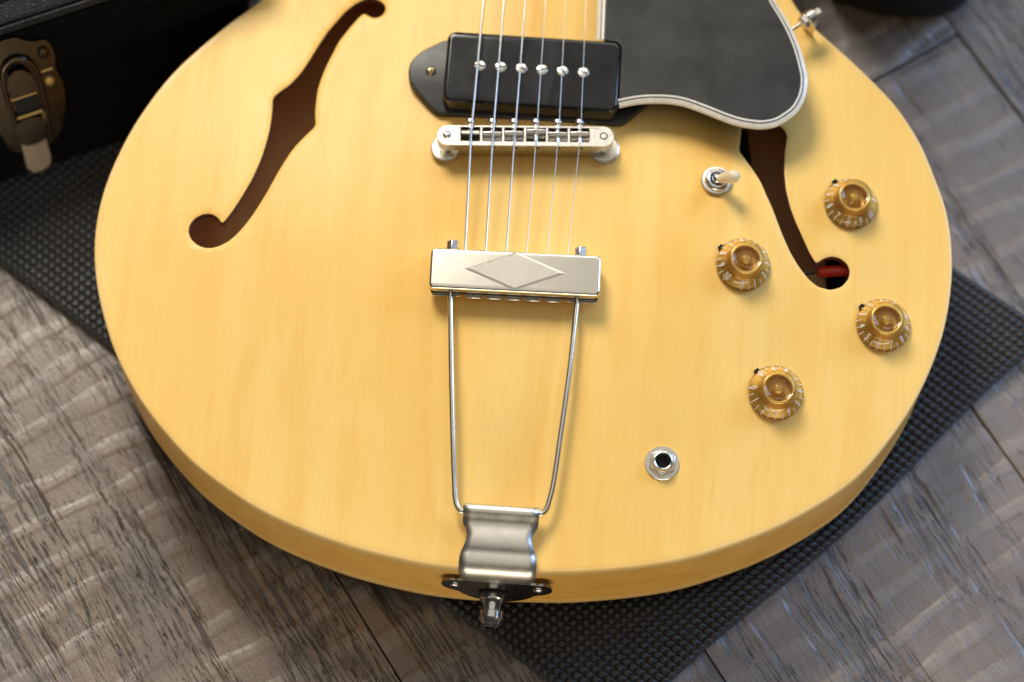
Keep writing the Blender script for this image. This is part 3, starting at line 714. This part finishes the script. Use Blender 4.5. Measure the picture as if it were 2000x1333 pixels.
for i, (x, y, num, adeg, (px, py)) in enumerate(KN):
    k = knob0 if i == 0 else copy_tree(knob0, guitar)
    nrm = anormal(x, y); z = arch(x, y)
    rot = Vector((0, 0, 1)).rotation_difference(nrm) @ Matrix.Rotation(math.radians(adeg - num * 31.6 - 3.0), 3, 'Z').to_quaternion()
    k.rotation_mode = 'QUATERNION'; k.rotation_quaternion = rot
    k.location = Vector((x, y, z + .7 + GL[2])) / 1000
    k['label'] = kn_labels[i]
    ang = math.atan2(py - y, px - x)
    PM = Matrix.Translation((x, y, z)) @ Matrix.Rotation(ang, 4, 'Z')
    bev(part('pointer', MB().add([tuple(PM @ Vector(v)) for v in ((9, -1.6, .2), (13.0, -2.2, .3), (14.4, -1.2, 1.9), (14.4, .9, 2.3), (13.0, 1.9, .5), (9, 1.6, .2), (9, -1.6, .7), (13.0, -2.2, .9), (14.0, -1.2, 2.6), (14.0, .9, 3.0), (12.7, 1.9, 1.1), (9, 1.6, .7))],
         [(0, 1, 2, 3, 4, 5), (6, 7, 8, 9, 10, 11)] + [(a, (a + 1) % 6, 6 + (a + 1) % 6, 6 + a) for a in range(6)]), GUNM, 30), .15, 1)
# the split in the knob nearest the rim
KM = Matrix.Translation((172.2, -10.4, arch(172.2, -10.4) + .7))
ca = math.radians(238)
V = []
for r in (12.97, 9.6, 9.05):
    for o_ in (-.11, .11): V.append((r * math.cos(ca + o_ / r), r * math.sin(ca + o_ / r), cone_z(r) + .1 if r > 9.2 else 6.2))
part('crack', MB().add([tuple(KM @ Vector(v)) for v in V], [(0, 1, 3, 2), (2, 3, 5, 4)]), SLOTM, None)

# ------------------------------------------------------------------ toggle switch and output jack
ts = group('toggle_switch')
def onface(x, y, dz=0):
    return Matrix.Translation((x, y, arch(x, y) + dz)) @ Vector((0, 0, 1)).rotation_difference(anormal(x, y)).to_matrix().to_4x4()
TS = onface(91.1, 54.9)
part('knurled_washer', MB().lathe([(7.5, 0), (7.6, .2), (7.6, 1.5), (7.2, 1.8), (5.6, 1.9)], 120, TS, wob=lambda k, i: (-.02 if (k // 2) % 2 and 0 < i < 3 else 0)), PALEN, 25, ts)
part('dress_nut', MB().lathe([(6.0, 1.6), (5.9, 2.6), (5.2, 3.5), (4.2, 3.9), (3.7, 3.7), (3.5, 2.4)], 48, TS), CHROME, 60, ts)
part('well', MB().disc(3.6, 2.3, 32, TS), DARKM, 40, ts)
part('pivot_ball', MB().lathe([(2.7, 2.0), (2.8, 3.4), (2.4, 4.6), (1.5, 5.4), (.05, 5.7)], 28, TS), CHROME, 60, ts)
la = Vector((91.6, 54.3, 12.4)); lb = Vector((99.0, 52.2, 21.4)); lax = (lb - la).normalized(); LL = (lb - la).length
part('lever', MB().tube([la, la + lax * 3], 1.3, 14), CHROME, 60, ts)
part('switch_tip', MB().lathe([(.05, 1.2), (2.1, 1.3), (2.3, 1.8), (2.6, 4.5), (3.0, 7.5), (3.22, 9.4), (3.1, 11.0), (2.5, 12.3), (1.4, 13.1), (.05, 13.3)], 32, on_axis(la, lax)), TIPM, 60, ts)

jk = group('output_jack'); JM = onface(72.3, -85.9)
part('washer', MB().lathe([(7.95, 0), (7.95, .6), (7.8, .75), (3.5, .75)], 56, JM), PALEN, 30, jk)
HX = JM @ Matrix.Rotation(math.radians(27), 4, 'Z')
hx = MB(); hx.lathe([(6.5, .7), (6.6, 1.0), (6.6, 2.3), (6.3, 2.75), (4.4, 2.75)], 6, HX)
bev(part('hex_nut', hx, PALEN, 20, jk), .18, 1)
part('gap_ring', MB().lathe([(4.95, 2.76), (4.6, 2.79)], 40, JM), SLOTM, 30, jk)
part('threaded_sleeve', MB().lathe([(4.8, .8), (4.8, 3.2), (4.65, 3.4), (4.8, 3.6), (4.65, 3.8), (4.8, 4.0), (4.5, 4.9), (4.0, 5.1), (3.45, 4.8), (3.35, 4.2), (3.35, .3)], 40, JM), PALEN, 40, jk)
part('socket', MB().disc(3.42, .35, 24, JM), DARKM, 30, jk)  # black disc painted for the shade down the jack hole
# ================================================================== THE MAT
mo = np.array([60.2, -200.0]); ma = np.array([-.829, .559]); mb_ = np.array([.688, .725])
PA_, PB_ = 4.0, 4.12; SUB = 8
NU = int(480 / PA_) * SUB; NV = int(300 / PB_) * SUB
u = np.arange(NU + 1) * PA_ / SUB; v = np.arange(NV + 1) * PB_ / SUB
U, Vv = np.meshgrid(u, v, indexing='ij')
jit = rng.uniform(-.35, .35, (NU // SUB + 2, NV // SUB + 2)); ji = jit[(np.arange(NU + 1) // SUB)[:, None], (np.arange(NV + 1) // SUB)[None]]
uu = np.abs(2 * ((U / PA_) % 1) - 1); vv2 = np.abs(2 * ((Vv / PB_) % 1) - 1)
hb = np.sqrt(np.clip(1 - (uu ** 2.2 + vv2 ** 2.2) / 1.08, 0, 1))
Wv = 1.5 * np.sin(U / 47) * np.clip(1 - Vv / 60, 0, 1) + 1.2 * np.sin(Vv / 41 + .6) * np.clip(1 - U / 60, 0, 1)
lift = 3 * np.clip((Vv - 215) / 85, 0, 1) ** 1.6 * np.clip(1 - U / 90, 0, 1) ** 1.3
X = mo[0] + ma[0] * (U + 2.2 * np.sin(Vv / 33) * np.clip(1 - U / 50, 0, 1)) + mb_[0] * (Vv + 2.0 * np.sin(U / 52 + 1) * np.clip(1 - Vv / 50, 0, 1))
Y = mo[1] + ma[1] * (U + 2.2 * np.sin(Vv / 33) * np.clip(1 - U / 50, 0, 1)) + mb_[1] * (Vv + 2.0 * np.sin(U / 52 + 1) * np.clip(1 - Vv / 50, 0, 1))
ed = np.clip(np.minimum(np.minimum(U, U[-1:, :] - U), np.minimum(Vv, Vv[:, -1:] - Vv)) / 2.2, 0, 1)
Z = 3.9 + 1.25 * hb * ed * (1 + .25 * ji) + lift
V = list(map(tuple, np.stack([X.ravel(), Y.ravel(), Z.ravel()], 1)))
w = NV + 1
ii, jj = np.meshgrid(np.arange(NU), np.arange(NV), indexing='ij'); a = (ii * w + jj).ravel()
F = np.stack([a, a + w, a + w + 1, a + 1], 1).tolist()
rim = [i * w for i in range(NU + 1)] + [NU * w + j for j in range(1, NV + 1)] + [i * w + NV for i in range(NU - 1, -1, -1)] + [j for j in range(NV - 1, 0, -1)]
b0 = len(V); lz = lift.ravel()
V += [(V[r][0], V[r][1], .3 + float(lz[r])) for r in rim]; n = len(rim)
F += [[rim[k], rim[(k + 1) % n], b0 + (k + 1) % n, b0 + k] for k in range(n)]
me = bpy.data.meshes.new('rubber_mat'); me.from_pydata([(x / 1000, y / 1000, z / 1000) for x, y, z in V], [], F)
mat_o = bpy.data.objects.new('rubber_mat', me); finish(mat_o, MATM, None, 60)
tag(mat_o, label='black studded rubber mat under the guitar, one corner curling up', category='mat')

# ================================================================== THE FLOOR
floor = empty('floor', (0, 0, 0)); tag(floor, kind='structure')
gv = np.array([math.cos(GA), math.sin(GA)]); nv = np.array([-gv[1], gv[0]])          # nv = (.814, .581)
rows = [-1500, -1320, -1150, -1000, -830, -660, -480, -310, -138.5, -8.5, 169.5, 283, 440, 600, 780, 950, 1100, 1300, 1500]
for i in range(len(rows) - 1):
    cuts = [-1500, -620 + 173 * (i % 3), 640 - 151 * (i % 4), 1500]
    if rows[i] == 169.5: cuts = [-1500, -640, -22, 1500]
    for c0, c1 in zip(cuts[:-1], cuts[1:]):
        P4 = [gv * c0 + nv * rows[i], gv * c1 + nv * rows[i], gv * c1 + nv * rows[i + 1], gv * c0 + nv * rows[i + 1]]
        ce = sum(P4) / 4
        def shr(p):
            q = np.array([p @ gv, p @ nv]); cc = np.array([(c0 + c1) / 2, (rows[i] + rows[i + 1]) / 2]); q = q - np.sign(q - cc) * .30
            return tuple(gv * q[0] + nv * q[1])
        o = MB().prism([shr(p) for p in P4], -8, 0).build('plank', PLANKM, floor, 30); bev(o, 1.1, 2, 60)
MB().box(-1600, 1600, -1600, 1600, -12, -8.5).build('subfloor', DARKM, floor, None)

# ================================================================== THE CASE on the left, its front leaning back, with a latch
B0 = Vector((-264.08, 60.38, 6.0)); ev = Vector((.9076, .4198, 0)); nb = Vector((-.4198, .9076, 0)); th = math.radians(68)
sv_ = nb * math.cos(th) + Vector((0, 0, 1)) * math.sin(th); nn = ev.cross(sv_)
case = empty('guitar_case', (-330, 60, 5)); tag(case, label='black leatherette guitar case with a tarnished latch, behind the guitar on the left', category='case')
CL = -Vector((-330, 60, 5))
def fr_case(P_):   # (s along, h back, z)
    return [tuple(B0 + ev * s + nb * h + Vector((0, 0, z - 6)) + CL) for s, h, z in P_]
sec = [(0, 6), (33.6, 89.2), (35.4, 91.0), (38, 91.8), (150, 99), (300, 92), (330, 6)]
S0, S1 = -420, 160
se = lambda z: S1 - (1 - min(z, 92) / 92) * 44          # the end slopes in below, clear of the guitar's side
V = fr_case([(s if s == S0 else se(z), h, z) for s in (S0, S1) for h, z in sec]); n = len(sec)
mk('shell', V, [(k, (k + 1) % n, n + (k + 1) % n, n + k) for k in range(n)] + [tuple(range(n)), tuple(range(n, 2 * n))], LEATH, case, 20)
mk('front_panel', fr_case([(s if s == S0 else se(z) - 2, h, z) for s in (S0, S1) for h, z in ((.2, 6.0), (32.4, 86.0), (31.5, 86.3), (-.7, 6.4))]), [(0, 1, 2, 3), (4, 5, 6, 7)] + [(k, (k + 1) % 4, 4 + (k + 1) % 4, 4 + k) for k in range(4)], LEATHD, case, 20)
MB().tube(fr_case([(S0, 33.2, 89.6), (S1, 33.2, 89.6)]), 1.3, 10).build('piping', LEATH, case, 60)
MB().tube(fr_case([(S0, 47, 92.8), (S1, 47, 92.8)]), .9, 10).build('stitched_seam', LEATH, case, 60)
MB().tube(fr_case([(S0, 27.6, 76.4), (S1 - 8, 27.6, 76.4)]), .6, 8).build('lid_seam', LEATHD, case, 60)
FM = Matrix.Translation(B0 + CL) @ Matrix((ev, sv_, nn)).transposed().to_4x4() @ Matrix.Translation((.4, .3, 1.0)) @ Matrix.Diagonal((.985, 1.19, 1, 1))
latch = empty('latch', (0, 0, 0), case)
plate = [(19, 69.5), (23, 71), (27, 71), (31, 70.5), (34.5, 68.0), (38.9, 65.6), (43.0, 65.4), (45.6, 63), (46.4, 57), (44.8, 50), (45.2, 45), (45.6, 38.5), (42, 26), (36.5, 16.5), (29.5, 11.5), (20, 10.8), (11, 14), (8.4, 24), (6, 38), (7, 50), (6, 58), (7.5, 64), (12, 66), (15.5, 67.5)]
plate = [tuple(p) for p in resample(np.array(catmull(plate, 4, True)), 1.5)]
bev(MB().prism(plate, 0, 1.3, (), FM).build('latch_plate', GUNM, latch, 30), .5)
loop_ = [(17.6, 20), (17.2, 34), (17.6, 48), (19.5, 56), (23, 60.2), (27.5, 61.2), (31.8, 59.6), (34.6, 55.2), (35.4, 48), (34.2, 34), (31.8, 20)]
MB().tube([tuple(FM @ Vector((x, y, 2.6))) for x, y in catmull(loop_, 4)], 1.25, 10).build('wire_bail', GUNM, latch, 60)
lev = [(19.6, 43), (19.6, 50), (21.3, 54.6), (25.4, 57.0), (29.4, 56.0), (32.2, 52.8), (32.9, 49), (32.2, 43)]
bev(MB().prism([tuple(p) for p in resample(np.array(lev), 1.5)], 1, 5.0, (), FM).build('lever', GUNM, latch, 40), 1.3, 3)
bev(MB().prism([(19.8, 33), (31.2, 33), (31.8, 42.6), (19.6, 42.6)], 1, 3.0, (), FM).build('lever_link', DARKM, latch, 30), .3)
for y in (42.6, 32.4):
    MB().tube([tuple(FM @ Vector((x, y, 4.2))) for x in (18.8, 31.6)], .85, 10).build('hinge_pin', BRASSY, latch, 60)
MB().tube([tuple(FM @ Vector((x, 50.3, 1.8))) for x in (37.4, 43.2)], .7, 8).build('hinge_pin', BRASSY, latch, 60)
bev(MB().prism([tuple(p) for p in resample(np.array(catmull([(17.7, 30.6), (30.0, 30.4), (30.2, 24), (26.8, 18.2), (21, 17.4), (16.4, 20)], 4, True)), 1.4)], 1, 6.0, (), FM).build('hook', GUNM, latch, 40), 1.6, 3)
bev(MB().prism([(16.0, 17.9), (29.0, 16.6), (28.2, 6.4), (26.4, 2.6), (22, .8), (16.4, 1.2), (14.2, 4.4)], 2.0, 4.2, (), FM).build('pull_tab', metal('pale_tab', (.34, .27, .21), .45, .3), latch, 30), .6)
for x, y in ((41.5, 59.3), (39.8, 44.2), (10.5, 59.3), (31.8, 26.8)):
    MB().lathe([(2.9, 1.2), (2.9, 1.8), (2.2, 2.4), (1.9, 2.1), (.05, 2.2)], 24, FM @ Matrix.Translation((x, y, 0))).build('rivet', BRASSY if y < 50 else GUNM, latch, 40)

# ================================================================== black bag past the guitar's waist on the right
bo_ = catmull([(150, 199), (161, 193), (172, 189.6), (188, 188.2), (203, 190.2), (215, 194.5), (223, 203), (226, 225), (222, 330), (190, 420), (152, 420), (149, 330), (149, 240)], 5, True)
bag = MB(); R0 = [tuple(p) for p in resample(np.array(bo_), 4)]
lev_ = [(0, 1.5), (3, 0), (60, -1), (270, 1), (290, 5), (300, 14)]  # upper part raised out of view to shade the floor
A = np.array(R0)
if area2(A) < 0: A = A[::-1]
n = len(A)
for z, ins in lev_: bag.V += [(x, y, z + .3) for x, y in inset(A, ins)]
for i in range(len(lev_) - 1): bag.F += [(i * n + k, i * n + (k + 1) % n, (i + 1) * n + (k + 1) % n, (i + 1) * n + k) for k in range(n)]
bag.F.append(tuple(range((len(lev_) - 1) * n, len(lev_) * n)))
bago = bag.build('gear_bag', LEATH, None, 40)
tag(bago, label='black rounded bag on the floor beyond the pickguard bracket, cut off by the top edge', category='bag')
